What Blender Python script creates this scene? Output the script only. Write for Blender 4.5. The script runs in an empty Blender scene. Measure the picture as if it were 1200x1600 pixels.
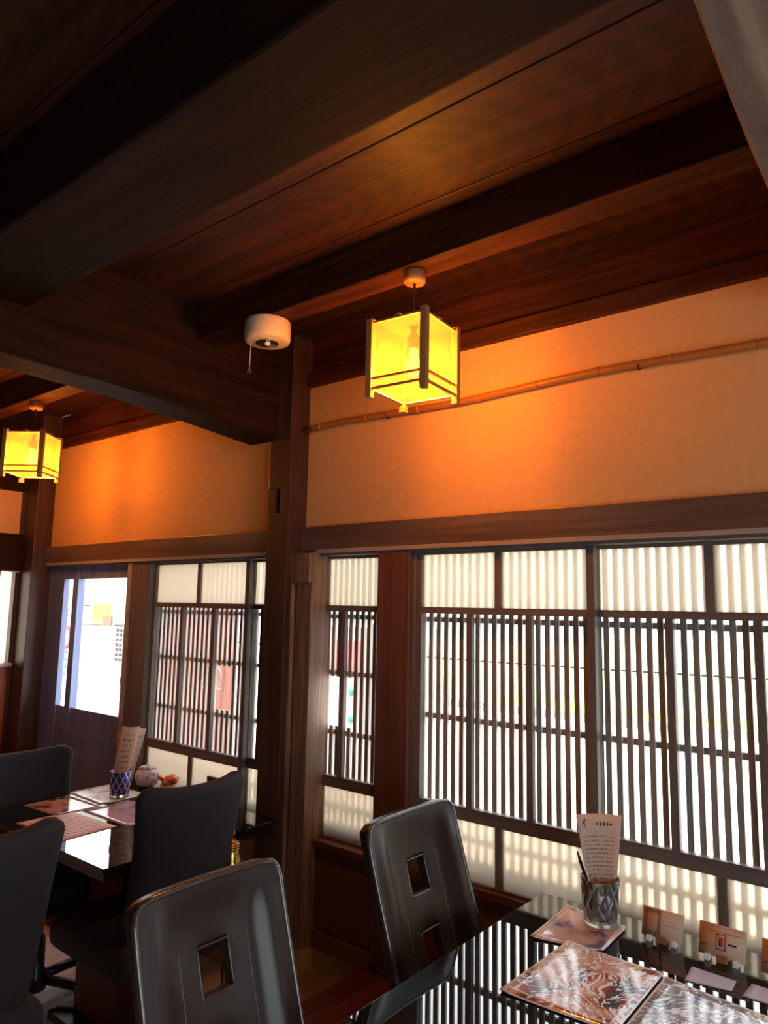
import bpy, bmesh, math, random
from mathutils import Vector, Matrix
random.seed(7)
S = bpy.context.scene
COL = S.collection

# ------------------------------------------------------------------ camera
YAW, PITCH, ROLL, FPX = 0.680720750, 0.132881183, 0.0192565539, 1125.31
fw = Vector((-math.sin(YAW)*math.cos(PITCH), math.cos(YAW)*math.cos(PITCH), math.sin(PITCH)))
r0 = fw.cross(Vector((0, 0, 1))).normalized(); u0 = r0.cross(fw)
rt = math.cos(ROLL)*r0 + math.sin(ROLL)*u0
up = -math.sin(ROLL)*r0 + math.cos(ROLL)*u0
cam_d = bpy.data.cameras.new('camera')
cam_d.sensor_fit = 'HORIZONTAL'; cam_d.sensor_width = 36.0
cam_d.lens = 36.0*FPX/1200.0; cam_d.clip_start = 0.02; cam_d.clip_end = 300
cam = bpy.data.objects.new('camera', cam_d); COL.objects.link(cam)
cam.matrix_world = Matrix(((rt.x, up.x, -fw.x, 0.0), (rt.y, up.y, -fw.y, 0.0), (rt.z, up.z, -fw.z, 1.56), (0, 0, 0, 1)))
S.camera = cam

# ------------------------------------------------------------------ world, sun, exposure
W = bpy.data.worlds.new('sky'); S.world = W; W.use_nodes = True
wn = W.node_tree.nodes; wl = W.node_tree.links
bg = wn['Background']
bg.inputs['Color'].default_value = (0.90, 0.95, 1.0, 1)
bg.inputs['Strength'].default_value = 3.1
sun_d = bpy.data.lights.new('sun', 'SUN'); sun_d.energy = 6.0; sun_d.angle = 0.02; sun_d.color = (1, 0.95, 0.86)
sun = bpy.data.objects.new('sun', sun_d); COL.objects.link(sun)
sun.rotation_euler = Vector((-0.12, 0.28, -1.0)).to_track_quat('-Z', 'Y').to_euler()
S.view_settings.view_transform = 'Standard'
S.view_settings.look = 'None'
S.view_settings.exposure = 1.3
S.view_settings.gamma = 1.0
S.view_settings.use_curve_mapping = False
S.cycles.use_denoising = True
S.cycles.max_bounces = 10; S.cycles.diffuse_bounces = 5; S.cycles.glossy_bounces = 5
S.cycles.transmission_bounces = 8; S.cycles.transparent_max_bounces = 16
S.cycles.sample_clamp_indirect = 6.0
S.cycles.caustics_reflective = False

# ------------------------------------------------------------------ helpers
def new_mat(name):
    m = bpy.data.materials.new(name); m.use_nodes = True
    nt = m.node_tree; b = nt.nodes['Principled BSDF']
    return m, nt, b

def rgb(h):
    h = h.lstrip('#'); c = [int(h[i:i+2], 16)/255 for i in (0, 2, 4)]
    return tuple(((v/12.92) if v <= .04045 else ((v+.055)/1.055)**2.4) for v in c) + (1,)

def plain(name, color, rough=.5, metal=0.0, spec=.5, bump=0.0, bscale=60):
    m, nt, b = new_mat(name)
    b.inputs['Base Color'].default_value = color
    b.inputs['Roughness'].default_value = rough
    b.inputs['Metallic'].default_value = metal
    b.inputs['Specular IOR Level'].default_value = spec
    tc = nt.nodes.new('ShaderNodeTexCoord'); n = nt.nodes.new('ShaderNodeTexNoise')
    n.inputs['Scale'].default_value = bscale; n.inputs['Detail'].default_value = 4
    nt.links.new(tc.outputs['Object'], n.inputs['Vector'])
    if bump:
        bp = nt.nodes.new('ShaderNodeBump'); bp.inputs['Strength'].default_value = bump; bp.inputs['Distance'].default_value = .004
        nt.links.new(n.outputs['Fac'], bp.inputs['Height']); nt.links.new(bp.outputs['Normal'], b.inputs['Normal'])
    mx = nt.nodes.new('ShaderNodeMix'); mx.data_type = 'RGBA'
    mx.inputs[6].default_value = tuple(c*.88 for c in color[:3]) + (1,); mx.inputs[7].default_value = tuple(min(1, c*1.1) for c in color[:3]) + (1,)
    nt.links.new(n.outputs['Fac'], mx.inputs[0]); nt.links.new(mx.outputs[2], b.inputs['Base Color'])
    return m

def wood(name, dark, light, axis='X', rough=.45, scale=1.0, bump=.25, spec=.4, ring=0.0, rs=7):
    m, nt, b = new_mat(name)
    tc = nt.nodes.new('ShaderNodeTexCoord'); mp = nt.nodes.new('ShaderNodeMapping')
    sc = {'X': (1.2, 22, 22), 'Y': (22, 1.2, 22), 'Z': (22, 22, 1.2)}[axis]
    mp.inputs['Scale'].default_value = tuple(v*scale for v in sc)
    nt.links.new(tc.outputs['Object'], mp.inputs['Vector'])
    n = nt.nodes.new('ShaderNodeTexNoise'); n.inputs['Scale'].default_value = 1.6; n.inputs['Detail'].default_value = 6; n.inputs['Roughness'].default_value = .6
    n.inputs['Distortion'].default_value = .6
    nt.links.new(mp.outputs['Vector'], n.inputs['Vector'])
    cr = nt.nodes.new('ShaderNodeValToRGB')
    cr.color_ramp.elements[0].position = .32; cr.color_ramp.elements[0].color = dark
    cr.color_ramp.elements[1].position = .7; cr.color_ramp.elements[1].color = light
    src = n.outputs['Fac']
    if ring:
        mp2 = nt.nodes.new('ShaderNodeMapping'); mp2.inputs['Scale'].default_value = {'X': (.9, 3, 3), 'Y': (3, .9, 3), 'Z': (3, 3, .9)}[axis]
        nt.links.new(tc.outputs['Object'], mp2.inputs['Vector'])
        wv = nt.nodes.new('ShaderNodeTexWave'); wv.wave_type = 'RINGS'; wv.rings_direction = 'Z' if axis != 'Z' else 'X'
        wv.inputs['Scale'].default_value = rs; wv.inputs['Distortion'].default_value = 3.5; wv.inputs['Detail'].default_value = 2; wv.inputs['Detail Scale'].default_value = .8
        nt.links.new(mp2.outputs['Vector'], wv.inputs['Vector'])
        ad = nt.nodes.new('ShaderNodeMix'); ad.data_type = 'FLOAT'; ad.inputs[0].default_value = ring
        nt.links.new(n.outputs['Fac'], ad.inputs[2]); nt.links.new(wv.outputs['Fac'], ad.inputs[3]); src = ad.outputs[0]
    nt.links.new(src, cr.inputs['Fac']); nt.links.new(cr.outputs['Color'], b.inputs['Base Color'])
    bp = nt.nodes.new('ShaderNodeBump'); bp.inputs['Strength'].default_value = bump; bp.inputs['Distance'].default_value = .003
    nt.links.new(src, bp.inputs['Height']); nt.links.new(bp.outputs['Normal'], b.inputs['Normal'])
    b.inputs['Roughness'].default_value = rough; b.inputs['Specular IOR Level'].default_value = spec
    return m

def printed(name, paper, ink, rows=14, rough=.55, u0=.1, u1=.9, v0=.08, v1=.9, dens=.45, ncol=16, trans=0.0):
    """paper with rows of print (UV)"""
    m, nt, b = new_mat(name); N = nt.nodes; L = nt.links
    tc = N.new('ShaderNodeTexCoord'); sp = N.new('ShaderNodeSeparateXYZ'); L.new(tc.outputs['UV'], sp.inputs[0])
    def mth(op, a, bb=None):
        q = N.new('ShaderNodeMath'); q.operation = op
        for i, v in enumerate((a, bb)):
            if v is None: continue
            if isinstance(v, (int, float)): q.inputs[i].default_value = v
            else: L.new(v, q.inputs[i])
        return q.outputs[0]
    U, V = sp.outputs[0], sp.outputs[1]
    row = mth('MULTIPLY', V, rows); fr = mth('FRACT', row); fl = mth('FLOOR', row)
    line = mth('MULTIPLY', mth('GREATER_THAN', fr, .3), mth('LESS_THAN', fr, .3+dens))
    cmb = N.new('ShaderNodeCombineXYZ'); L.new(mth('MULTIPLY', U, ncol), cmb.inputs[0]); L.new(mth('MULTIPLY', fl, 7.31), cmb.inputs[1])
    nz = N.new('ShaderNodeTexNoise'); nz.inputs['Scale'].default_value = 1.7; nz.inputs['Detail'].default_value = 3
    L.new(cmb.outputs[0], nz.inputs['Vector'])
    word = mth('GREATER_THAN', nz.outputs['Fac'], .47)
    msk = mth('MULTIPLY', mth('MULTIPLY', mth('GREATER_THAN', U, u0), mth('LESS_THAN', U, u1)), mth('MULTIPLY', mth('GREATER_THAN', V, v0), mth('LESS_THAN', V, v1)))
    f = mth('MULTIPLY', mth('MULTIPLY', line, word), msk); f = mth('MULTIPLY', f, .8)
    mx = N.new('ShaderNodeMix'); mx.data_type = 'RGBA'; mx.inputs[6].default_value = paper; mx.inputs[7].default_value = ink
    L.new(f, mx.inputs[0]); L.new(mx.outputs[2], b.inputs['Base Color'])
    b.inputs['Roughness'].default_value = rough
    if trans:
        tr = N.new('ShaderNodeBsdfTranslucent'); L.new(mx.outputs[2], tr.inputs['Color'])
        ms = N.new('ShaderNodeMixShader'); ms.inputs[0].default_value = trans
        L.new(b.outputs[0], ms.inputs[1]); L.new(tr.outputs[0], ms.inputs[2])
        L.new(ms.outputs[0], N['Material Output'].inputs['Surface'])
    return m

def add(name, bm, mat, parent=None, smooth=False, loc=(0, 0, 0), rot=(0, 0, 0)):
    me = bpy.data.meshes.new(name); bm.to_mesh(me); bm.free()
    if smooth:
        for p in me.polygons: p.use_smooth = True
    o = bpy.data.objects.new(name, me); COL.objects.link(o)
    if mat: me.materials.append(mat)
    o.parent = parent; o.location = loc; o.rotation_euler = rot
    return o

def bm_box(bm, x0, x1, y0, y1, z0, z1, bev=0.0, M=None):
    g = bmesh.ops.create_cube(bm, size=1.0)
    for v in g['verts']:
        v.co = Vector(((x0+x1)/2+v.co.x*(x1-x0), (y0+y1)/2+v.co.y*(y1-y0), (z0+z1)/2+v.co.z*(z1-z0)))
        if M: v.co = M @ v.co
    if bev:
        es = list({e for v in g['verts'] for e in v.link_edges})
        bmesh.ops.bevel(bm, geom=es, offset=bev, segments=2, affect='EDGES', profile=.6)

def box(name, x0, x1, y0, y1, z0, z1, mat, parent=None, bev=0.0, rot=(0, 0, 0)):
    """box with its own origin at its centre"""
    c = ((x0+x1)/2, (y0+y1)/2, (z0+z1)/2); bm = bmesh.new()
    hx, hy, hz = (x1-x0)/2, (y1-y0)/2, (z1-z0)/2
    bm_box(bm, -hx, hx, -hy, hy, -hz, hz, bev)
    return add(name, bm, mat, parent, loc=c, rot=rot)

def lathe(name, prof, mat, parent=None, loc=(0, 0, 0), seg=32, rot=(0, 0, 0), cap=True):
    bm = bmesh.new(); rings = []
    for r, z in prof:
        rings.append([bm.verts.new((max(r, 1e-5)*math.cos(2*math.pi*i/seg), max(r, 1e-5)*math.sin(2*math.pi*i/seg), z)) for i in range(seg)])
    for a, b in zip(rings, rings[1:]):
        for i in range(seg):
            bm.faces.new((a[i], a[(i+1) % seg], b[(i+1) % seg], b[i]))
    if cap:
        bm.faces.new(rings[0][::-1]); bm.faces.new(rings[-1])
    bmesh.ops.recalc_face_normals(bm, faces=bm.faces)
    o = add(name, bm, mat, parent, True, loc, rot)
    return o

def tube_bm(bm, pts, r, seg=8, closed=False):
    pts = [Vector(p) for p in pts]; rings = []
    n = len(pts)
    for i, p in enumerate(pts):
        if closed: t = (pts[(i+1) % n]-pts[i-1])
        else: t = pts[min(i+1, n-1)]-pts[max(i-1, 0)]
        t.normalize()
        a = t.cross(Vector((0, 0, 1)))
        if a.length < .1: a = t.cross(Vector((0, 1, 0)))
        a.normalize(); b = t.cross(a)
        rings.append([bm.verts.new(p+r*(math.cos(2*math.pi*k/seg)*a+math.sin(2*math.pi*k/seg)*b)) for k in range(seg)])
    rng = range(n) if closed else range(n-1)
    for i in rng:
        A, B = rings[i], rings[(i+1) % n]
        for k in range(seg): bm.faces.new((A[k], A[(k+1) % seg], B[(k+1) % seg], B[k]))
    if not closed:
        bm.faces.new(rings[0][::-1]); bm.faces.new(rings[-1])
    bmesh.ops.recalc_face_normals(bm, faces=bm.faces)

def tube(name, pts, r, mat, parent=None, seg=8, closed=False, loc=(0, 0, 0)):
    bm = bmesh.new(); tube_bm(bm, pts, r, seg, closed)
    return add(name, bm, mat, parent, True, loc)

def empty(name, loc=(0, 0, 0), rz=0.0):
    o = bpy.data.objects.new(name, None); COL.objects.link(o); o.location = loc; o.rotation_euler = (0, 0, rz)
    o.empty_display_size = .1
    return o

def tag(o, label=None, cat=None, group=None, kind=None):
    if label: o['label'] = label
    if cat: o['category'] = cat
    if group: o['group'] = group
    if kind: o['kind'] = kind
    return o

def copy_tree(o, parent=None):
    c = o.copy(); COL.objects.link(c); c.parent = parent
    for ch in list(o.children): copy_tree(ch, c)
    return c

def sheet(name, corners, mat, parent=None, th=.0012, nu=8, nv=8, fn=None):
    """thin sheet with UVs from four corners (uv 00,10,11,01); fn(u,v)->offset"""
    bm = bmesh.new(); uvl = bm.loops.layers.uv.new('UVMap'); A, B, C_, D = [Vector(c) for c in corners]
    g = {}
    n = (B-A).cross(D-A).normalized()
    for s in (0, 1):
        for i in range(nu+1):
            for j in range(nv+1):
                u, v = i/nu, j/nv
                p = A*(1-u)*(1-v)+B*u*(1-v)+C_*u*v+D*(1-u)*v
                if fn: p = p+Vector(fn(u, v))
                g[s, i, j] = bm.verts.new(p+n*(th if s else 0))
    def face(ids):
        f = bm.faces.new([g[k] for k in ids])
        for l, k in zip(f.loops, ids): l[uvl].uv = (k[1]/nu, k[2]/nv)
        f.smooth = True
    for i in range(nu):
        for j in range(nv):
            face([(1, i, j), (1, i+1, j), (1, i+1, j+1), (1, i, j+1)])
            face([(0, i, j+1), (0, i+1, j+1), (0, i+1, j), (0, i, j)])
    for i in range(nu):
        face([(0, i, 0), (0, i+1, 0), (1, i+1, 0), (1, i, 0)]); face([(1, i, nv), (1, i+1, nv), (0, i+1, nv), (0, i, nv)])
    for j in range(nv):
        face([(1, 0, j), (1, 0, j+1), (0, 0, j+1), (0, 0, j)]); face([(0, nu, j), (0, nu, j+1), (1, nu, j+1), (1, nu, j)])
    return add(name, bm, mat, parent)

# ------------------------------------------------------------------ materials
M = {}
M['beam'] = wood('dark_beam_wood', rgb('#24110a'), rgb('#552a14'), 'X', .55, 1, .3, .2)
M['beamY'] = wood('dark_beam_wood_y', rgb('#190e09'), rgb('#331c12'), 'Y', .65, 1, .3, .1)
M['oldlog'] = wood('weathered_log', rgb('#3f2f27'), rgb('#8c7261'), 'Y', .65, .5, 1.0)
M['darkbeam'] = wood('shaded_beam_wood', rgb('#170c08'), rgb('#2e180f'), 'X', .7, .8, .3, .1)  # darker copy of the beam wood; shade under the ceiling is in the colour
M['ceil'] = wood('ceiling_board_wood', rgb('#1e0d07'), rgb('#4c2410'), 'X', .55, .6, .3, ring=.12, rs=4)
M['post'] = wood('dark_post_wood', rgb('#33211b'), rgb('#523830'), 'Z', .38, 1, .2)
M['redpost'] = wood('red_brown_post_wood', rgb('#4f3026'), rgb('#764b3c'), 'Z', .35, .8, .15)
M['lintel'] = wood('lintel_wood', rgb('#523e37'), rgb('#765f56'), 'X', .35, .8, .2)  # brown lightened toward grey; lens veil put into the colour
M['frame'] = wood('sash_wood', rgb('#5a4e49'), rgb('#7a6d66'), 'Z', .42, 1, .15)  # dark sash wood greyed; veil of the bright windows is in the colour
M['frameX'] = wood('sash_rail_wood', rgb('#5a4e49'), rgb('#7a6d66'), 'X', .42, 1, .15)  # same veil-lightened grey, grain along x
M['slat'] = wood('lattice_wood', rgb('#85766e'), rgb('#b3a59d'), 'Z', .55, 1.2, .25)
M['jamb'] = wood('weathered_jamb_wood', rgb('#5b4034'), rgb('#94755f'), 'Z', .55, 1.3, .5)
M['basep'] = wood('brown_base_panel', rgb('#512e22'), rgb('#734835'), 'X', .3, .7, .1)
M['step'] = wood('lacquered_red_board', rgb('#45201a'), rgb('#6e372c'), 'Y', .22, .8, .1)
M['floor'] = wood('grey_floor_board', rgb('#c4bcb8'), rgb('#dcd6d4'), 'Y', .18, .7, .12)
M['plaster'] = plain('cream_plaster', rgb('#d3a068'), .85, bump=.15, bscale=40)
M['tanbase'] = plain('tan_plaster_base', rgb('#a98a55'), .8, bump=.2)
M['bamboo'] = wood('bamboo', rgb('#8a5226'), rgb('#b57a3e'), 'X', .4, .6, .1)
M['doorw'] = wood('slate_door_wood', rgb('#5c6690'), rgb('#7480a8'), 'Z', .4, .8, .1)
M['walld'] = plain('dim_wall', rgb('#6b5a4a'), .8)
M['leather'] = plain('brown_black_leather', rgb('#281b15'), .30, spec=.3, bump=.04, bscale=220)
M['piping'] = plain('leather_piping', rgb('#3a302b'), .22, spec=.7)
M['stitch'] = plain('stitch_thread', rgb('#6b625c'), .6)
M['fabric'] = plain('black_fabric', rgb('#201e25'), .85, bump=.3, bscale=350)
M['blackmetal'] = plain('black_metal', rgb('#1b191c'), .35, spec=.5)
M['chrome'] = plain('chrome', rgb('#c9c9cc'), .12, 1.0)
M['brass'] = plain('brass', rgb('#c9a25a'), .25, 1.0)
M['tglass'] = plain('black_table_glass', (.006, .009, .010, 1), .015, spec=.75)
M['tedge'] = plain('table_wood_edge', rgb('#241310'), .3)
M['white_plastic'] = plain('ivory_plastic', rgb('#e0c9a2'), .4)
M['reflector'] = plain('lamp_reflector', rgb('#d8d2c6'), .1, 1.0)
M['clip'] = plain('white_clip', rgb('#f2f6f6'), .3)
M['woodblock'] = wood('small_wood_block', rgb('#8a5530'), rgb('#b0764a'), 'X', .5)

def glass_clear(name):
    m, nt, b = new_mat(name); N = nt.nodes; L = nt.links
    t = N.new('ShaderNodeBsdfTransparent'); t.inputs[0].default_value = (.95, .97, .97, 1)
    g = N.new('ShaderNodeBsdfGlossy'); g.inputs['Roughness'].default_value = .01
    lw = N.new('ShaderNodeLayerWeight'); lw.inputs['Blend'].default_value = .12
    fr = N.new('ShaderNodeMath'); fr.operation = 'MULTIPLY'; L.new(lw.outputs['Facing'], fr.inputs[0]); fr.inputs[1].default_value = .25
    ms = N.new('ShaderNodeMixShader'); L.new(fr.outputs[0], ms.inputs[0]); L.new(t.outputs[0], ms.inputs[1]); L.new(g.outputs[0], ms.inputs[2])
    L.new(ms.outputs[0], N['Material Output'].inputs['Surface'])
    return m
M['clear'] = glass_clear('clear_pane')

def glass_frost(name, col):
    m, nt, b = new_mat(name); N = nt.nodes; L = nt.links
    r = N.new('ShaderNodeBsdfRefraction'); r.inputs['Roughness'].default_value = .52; r.inputs['IOR'].default_value = 1.25; r.inputs['Color'].default_value = col
    tr = N.new('ShaderNodeBsdfTranslucent'); tr.inputs['Color'].default_value = col
    ms = N.new('ShaderNodeMixShader'); ms.inputs[0].default_value = .45
    L.new(r.outputs[0], ms.inputs[1]); L.new(tr.outputs[0], ms.inputs[2])
    g = N.new('ShaderNodeBsdfGlossy'); g.inputs['Roughness'].default_value = .1
    m2 = N.new('ShaderNodeMixShader'); m2.inputs[0].default_value = .04
    L.new(ms.outputs[0], m2.inputs[1]); L.new(g.outputs[0], m2.inputs[2])
    L.new(m2.outputs[0], N['Material Output'].inputs['Surface'])
    return m
M['frost'] = glass_frost('frosted_pane', (.84, .75, .64, 1))

# ------------------------------------------------------------------ the setting: wall with the windows (y = 2.2)
Y = 2.2
wall = tag(empty('wall_back'), kind='structure')
ZT, ZK0, ZK1 = 2.522, 1.785, 1.897     # plaster top, lintel bottom, lintel top
PX0, PX1 = -2.342, -2.215              # main pillar
def plaster(x0, x1, z0, z1): return box('plaster_panel', x0, x1, Y, Y+.10, z0, z1, M['plaster'], wall)
plaster(PX1, 1.6, ZK1, ZT); plaster(-4.50, PX0, ZK1, ZT)
box('top_beam', -4.65, 1.6, Y-.022, Y+.10, ZT, 2.585, M['beam'], wall, .004)
box('upper_board', -4.65, 1.6, Y+.01, Y+.10, 2.585, 2.7395, M['beam'], wall)
box('lintel', PX1, 1.6, Y-.028, Y+.06, ZK0+.012, ZK1, M['lintel'], wall, .003)
box('lintel', -4.50, PX0, Y-.028, Y+.06, ZK0+.012, ZK1, M['lintel'], wall, .003)
M['lip'] = wood('pale_track_lip', rgb('#8e7c74'), rgb('#b5a49b'), 'X', .3, .8, .05)  # paled so the lip seems to catch light; highlight is in the colour
box('track_lip', PX1+.1, 1.6, Y-.036, Y-.020, ZK0-.002, ZK0+.013, M['lip'], wall)
box('track_lip', -4.45, PX0, Y-.036, Y-.020, ZK0-.002, ZK0+.013, M['lip'], wall)
box('lintel_track', PX1, 1.6, Y-.02, Y+.06, ZK0-.012, ZK0+.012, M['frameX'], wall)
box('lintel_track', -4.50, PX0, Y-.02, Y+.06, ZK0-.012, ZK0+.012, M['frameX'], wall)
# pillar with a mortise recess
bm = bmesh.new()
PY = 2.09
bm_box(bm, PX0, PX1, PY, Y+.1, 0, 1.955, .004)
bm_box(bm, PX0, -2.300, PY, Y+.1, 1.955, 2.06); bm_box(bm, -2.268, PX1, PY, Y+.1, 1.955, 2.06); bm_box(bm, -2.31, -2.25, PY+.03, Y+.1, 1.955, 2.06)
bm_box(bm, PX0, PX1, PY, Y+.1, 2.06, 2.74, .004)
add('pillar', bm, M['post'], wall)
# weathered jamb with bracket head right of the pillar
box('jamb_post', -2.195, -2.107, 2.135, Y+.06, .24, ZK0, M['jamb'], wall, .004)
box('jamb_strip', -2.215, -2.205, 2.12, Y, .24, ZK0-.11, M['jamb'], wall, .002)
box('jamb_head', -2.215, -2.107, 2.118, 2.1345, ZK0-.125, ZK0-.004, M['jamb'], wall, .003)
# reddish post between the small and the large window
box('window_post', -1.784, -1.632, Y-.03, Y+.07, .28, ZK0-.012, M['redpost'], wall, .004)
box('window_post', -1.640, -1.622, Y+.0, Y+.07, .64, ZK0-.012, M['frame'], wall, .002)
# posts left of the left window, corner pillar
box('door_post', -3.54, -3.345, Y-.02, Y+.07, 0, ZK0-.012, M['frame'], wall, .003)
box('door_post_strip', -3.535, -3.50, Y-.03, Y-.0205, 0, ZK0-.012, M['lip'], wall, .002)
box('corner_pillar', -4.62, -4.47, 2.09, Y+.1, 0, 2.74, M['post'], wall, .004)
# base panels under the sashes, sill rails
for x0, x1 in ((-3.345, PX0), (-2.107, -1.784), (-1.632, 1.6)):
    box('base_panel', x0, x1, Y+.005, Y+.05, .30, .615, M['basep'], wall)
    box('sill_rail', x0, x1, Y-.012, Y+.09, .612, .640, M['basep'], wall, .003)
    box('base_rail', x0, x1, Y-.008, Y+.06, .235, .30, M['basep'], wall, .003)
    box('foundation', x0, x1, Y+.012, Y+.10, 0, .235, M['tanbase'], wall)
box('foundation', -2.215, -2.107, Y-.06, Y+.10, 0, .24, M['tanbase'], wall)
box('pillar_foot', -1.784, -1.632, Y+.0, Y+.10, 0, .28, M['tanbase'], wall)

# ------------------------------------------------------------------ windows
ZU1, ZR, ZS, ZL = 1.762, 1.556, .862, .645   # top of upper panes, mid rail, slat rail, bottom of lower panes
def sash(win, x0, x1, y, th=.026, drop=None):
    fr = box('sash_rail', x0, x1, y, y+th, ZR-.012, ZR+.012, M['frameX'], win, .002)
    box('sash_rail', x0, x1, y, y+th, ZS-.022, ZS+.022, M['frameX'], win, .002)
    box('sash_rail', x0, x1, y, y+th, ZU1, ZU1+.022, M['frameX'], win, .002)
    box('sash_rail', x0, x1, y, y+th, ZL-.02, ZL+.004, M['frameX'], win, .002)
    sw = .026
    box('sash_stile', x0, x0+sw, y-.001, y+th+.001, ZL-.02, ZU1+.022, M['frame'], win, .002)
    box('sash_stile', x1-sw, x1, y-.001, y+th+.001, ZL-.02, ZU1+.022, M['frame'], win, .002)
    mid = (x0+x1)/2
    box('muntin', mid-.013, mid+.013, y+.002, y+th-.002, ZR+.012, ZU1, M['frame'], win, .002)
    box('muntin', mid-.013, mid+.013, y+.002, y+th-.002, ZL, ZS-.02, M['frame'], win, .002)
    xs = [x0+(x1-x0)*k/3 for k in range(4)]
    for k in (1, 2): box('muntin', xs[k]-.012, xs[k]+.012, y+.002, y+th-.002, ZS+.02, ZR-.012, M['frame'], win, .002)
    yc = y+th/2
    for a, b in ((x0+sw, mid-.013), (mid+.013, x1-sw)):
        box('frosted_pane', a, b, yc-.002, yc+.002, ZR+.012, ZU1, M['frost'], win)
        box('frosted_pane', a, b, yc-.002, yc+.002, ZL+.004, ZS-.022, M['frost'], win)
    for k in range(3):
        a = x0+sw if k == 0 else xs[k]+.012; b = x1-sw if k == 2 else xs[k+1]-.012
        box('clear_pane', a, b, yc-.0015, yc+.0015, ZS+.022, ZR-.012, M['clear'], win)

slat_me = {}
def slat(win, x, z0, z1, w=.0180, d=.010, y=2.272):
    k = round(z1-z0, 4)
    if k not in slat_me:
        bm = bmesh.new(); bm_box(bm, -w/2, w/2, -d/2, d/2, -(z1-z0)/2, (z1-z0)/2)
        me = bpy.data.meshes.new('slat'); bm.to_mesh(me); bm.free(); me.materials.append(M['slat']); slat_me[k] = me
    o = bpy.data.objects.new('slat', slat_me[k]); COL.objects.link(o); o.parent = win; o.location = (x, y, (z0+z1)/2)
    return o
def lattice(win, x0, x1, rails, gap=None, per=.0342, phase=-.946):
    k0 = math.ceil((x0-phase)/per); k1 = math.floor((x1-phase)/per)
    for k in range(k0, k1+1):
        x = phase+k*per
        if gap and gap[0] <= x <= gap[1]:
            slat(win, x, .62, gap[2]); slat(win, x, gap[3], 1.80)
        else: slat(win, x, .62, 1.80)
    box('lattice_bottom_rail', x0, x1, 2.2785, 2.297, .625, .69, M['slat'], win)
    for z in rails: box('lattice_rail', x0, x1, 2.2785, 2.291, z-.010, z+.010, M['slat'], win)

w1 = tag(empty('window_1'), kind='structure')      # large window right of the red post
sash(w1, -1.622, -.922, Y+.004); sash(w1, -.948, -.222, Y+.034); sash(w1, -.222, .47, Y+.004); sash(w1, .46, 1.17, Y+.034)
lattice(w1, -1.72, 1.2, (1.522, 1.166, .757))
w2 = tag(empty('window_2'), kind='structure')      # narrow window between jamb and post
sash(w2, -2.49, -1.782, Y+.034)
lattice(w2, -2.28, -1.74, (1.522, 1.29, 1.048, .757), (-2.105, -1.985, 1.075, 1.275), per=.0322, phase=-2.033)
w3 = tag(empty('window_3'), kind='structure')      # window left of the pillar
sash(w3, -3.335, -2.575, Y+.004); sash(w3, -2.60, -1.9+.0-.43, Y+.034)
lattice(w3, -3.42, -2.36, (1.522, 1.287, 1.038, .757), (-2.86, -2.765, 1.065, 1.27), per=.0362, phase=-3.13)

# ------------------------------------------------------------------ glazed door
d1 = tag(empty('door_1'), kind='structure')
dx0, dx1, dy = -4.47, -3.54, Y+.01
GB, GT = .952, 1.70
box('door_stile', dx0, -4.287, dy, dy+.035, .0, ZK0-.012, M['doorw'], d1, .002)
box('door_stile', -4.172, -4.113, dy-.004, dy+.039, .0, ZK0-.012, M['doorw'], d1, .002)
box('door_stile', -3.565, dx1, dy, dy+.035, .0, ZK0-.012, M['doorw'], d1, .002)
box('door_rail', -4.287, -3.565, dy+.002, dy+.033, GT, ZK0-.012, M['doorw'], d1)
box('door_panel', -4.287, -3.565, dy+.006, dy+.028, .10, GB, M['doorw'], d1)
box('door_rail', -4.287, -3.565, dy+.002, dy+.033, .0, .12, M['doorw'], d1)
box('door_rail', -4.287, -3.565, dy+.002, dy+.033, .78, .83, M['doorw'], d1, .002)
box('clear_pane', -4.287, -4.172, dy+.015, dy+.019, GB, GT, M['clear'], d1)
box('clear_pane', -4.113, -3.565, dy+.015, dy+.019, GB, GT, M['clear'], d1)
box('door_handle', -3.575, -3.553, dy-.02, dy, 1.13, 1.17, M['blackmetal'], d1, .003)

# ------------------------------------------------------------------ side wall at the left end
wl_ = tag(empty('wall_left'), kind='structure')
LX = -4.62
box('plaster_panel', LX-.08, LX, -2.6, 2.064, 1.975, 2.245, M['plaster'], wl_)
box('upper_beam', LX-.09, LX+.03, -2.6, 2.09, 2.245, 2.74, M['beamY'], wl_)
box('lintel', LX-.09, LX+.03, -2.6, 2.09, 1.745, 1.975, M['beamY'], wl_, .003)
M['redp'] = wood('red_wood_panel', rgb('#7d3a22'), rgb('#a5532f'), 'Z', .4, .8, .1)
box('wall_panel', LX-.08, LX, 2.064, 2.25, 0, 2.7395, M['post'], wl_)
box('wall_panel', LX-.08, LX, -2.6, 1.975, 0, 1.745, M['redp'], wl_)
box('wall_panel', LX-.08, LX, 1.975, 2.064, 0, 1.18, M['redp'], wl_)
box('pale_pane', LX-.05, LX-.045, 1.975, 2.064, 1.18, 1.745, M['frost'], wl_)
box('pane_sill', LX-.0, LX+.035, 1.96, 2.075, 1.165, 1.185, M['lip'], wl_)
box('pane_head', LX-.0, LX+.035, 1.96, 2.075, 1.738, 1.7449, M['lip'], wl_)

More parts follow.
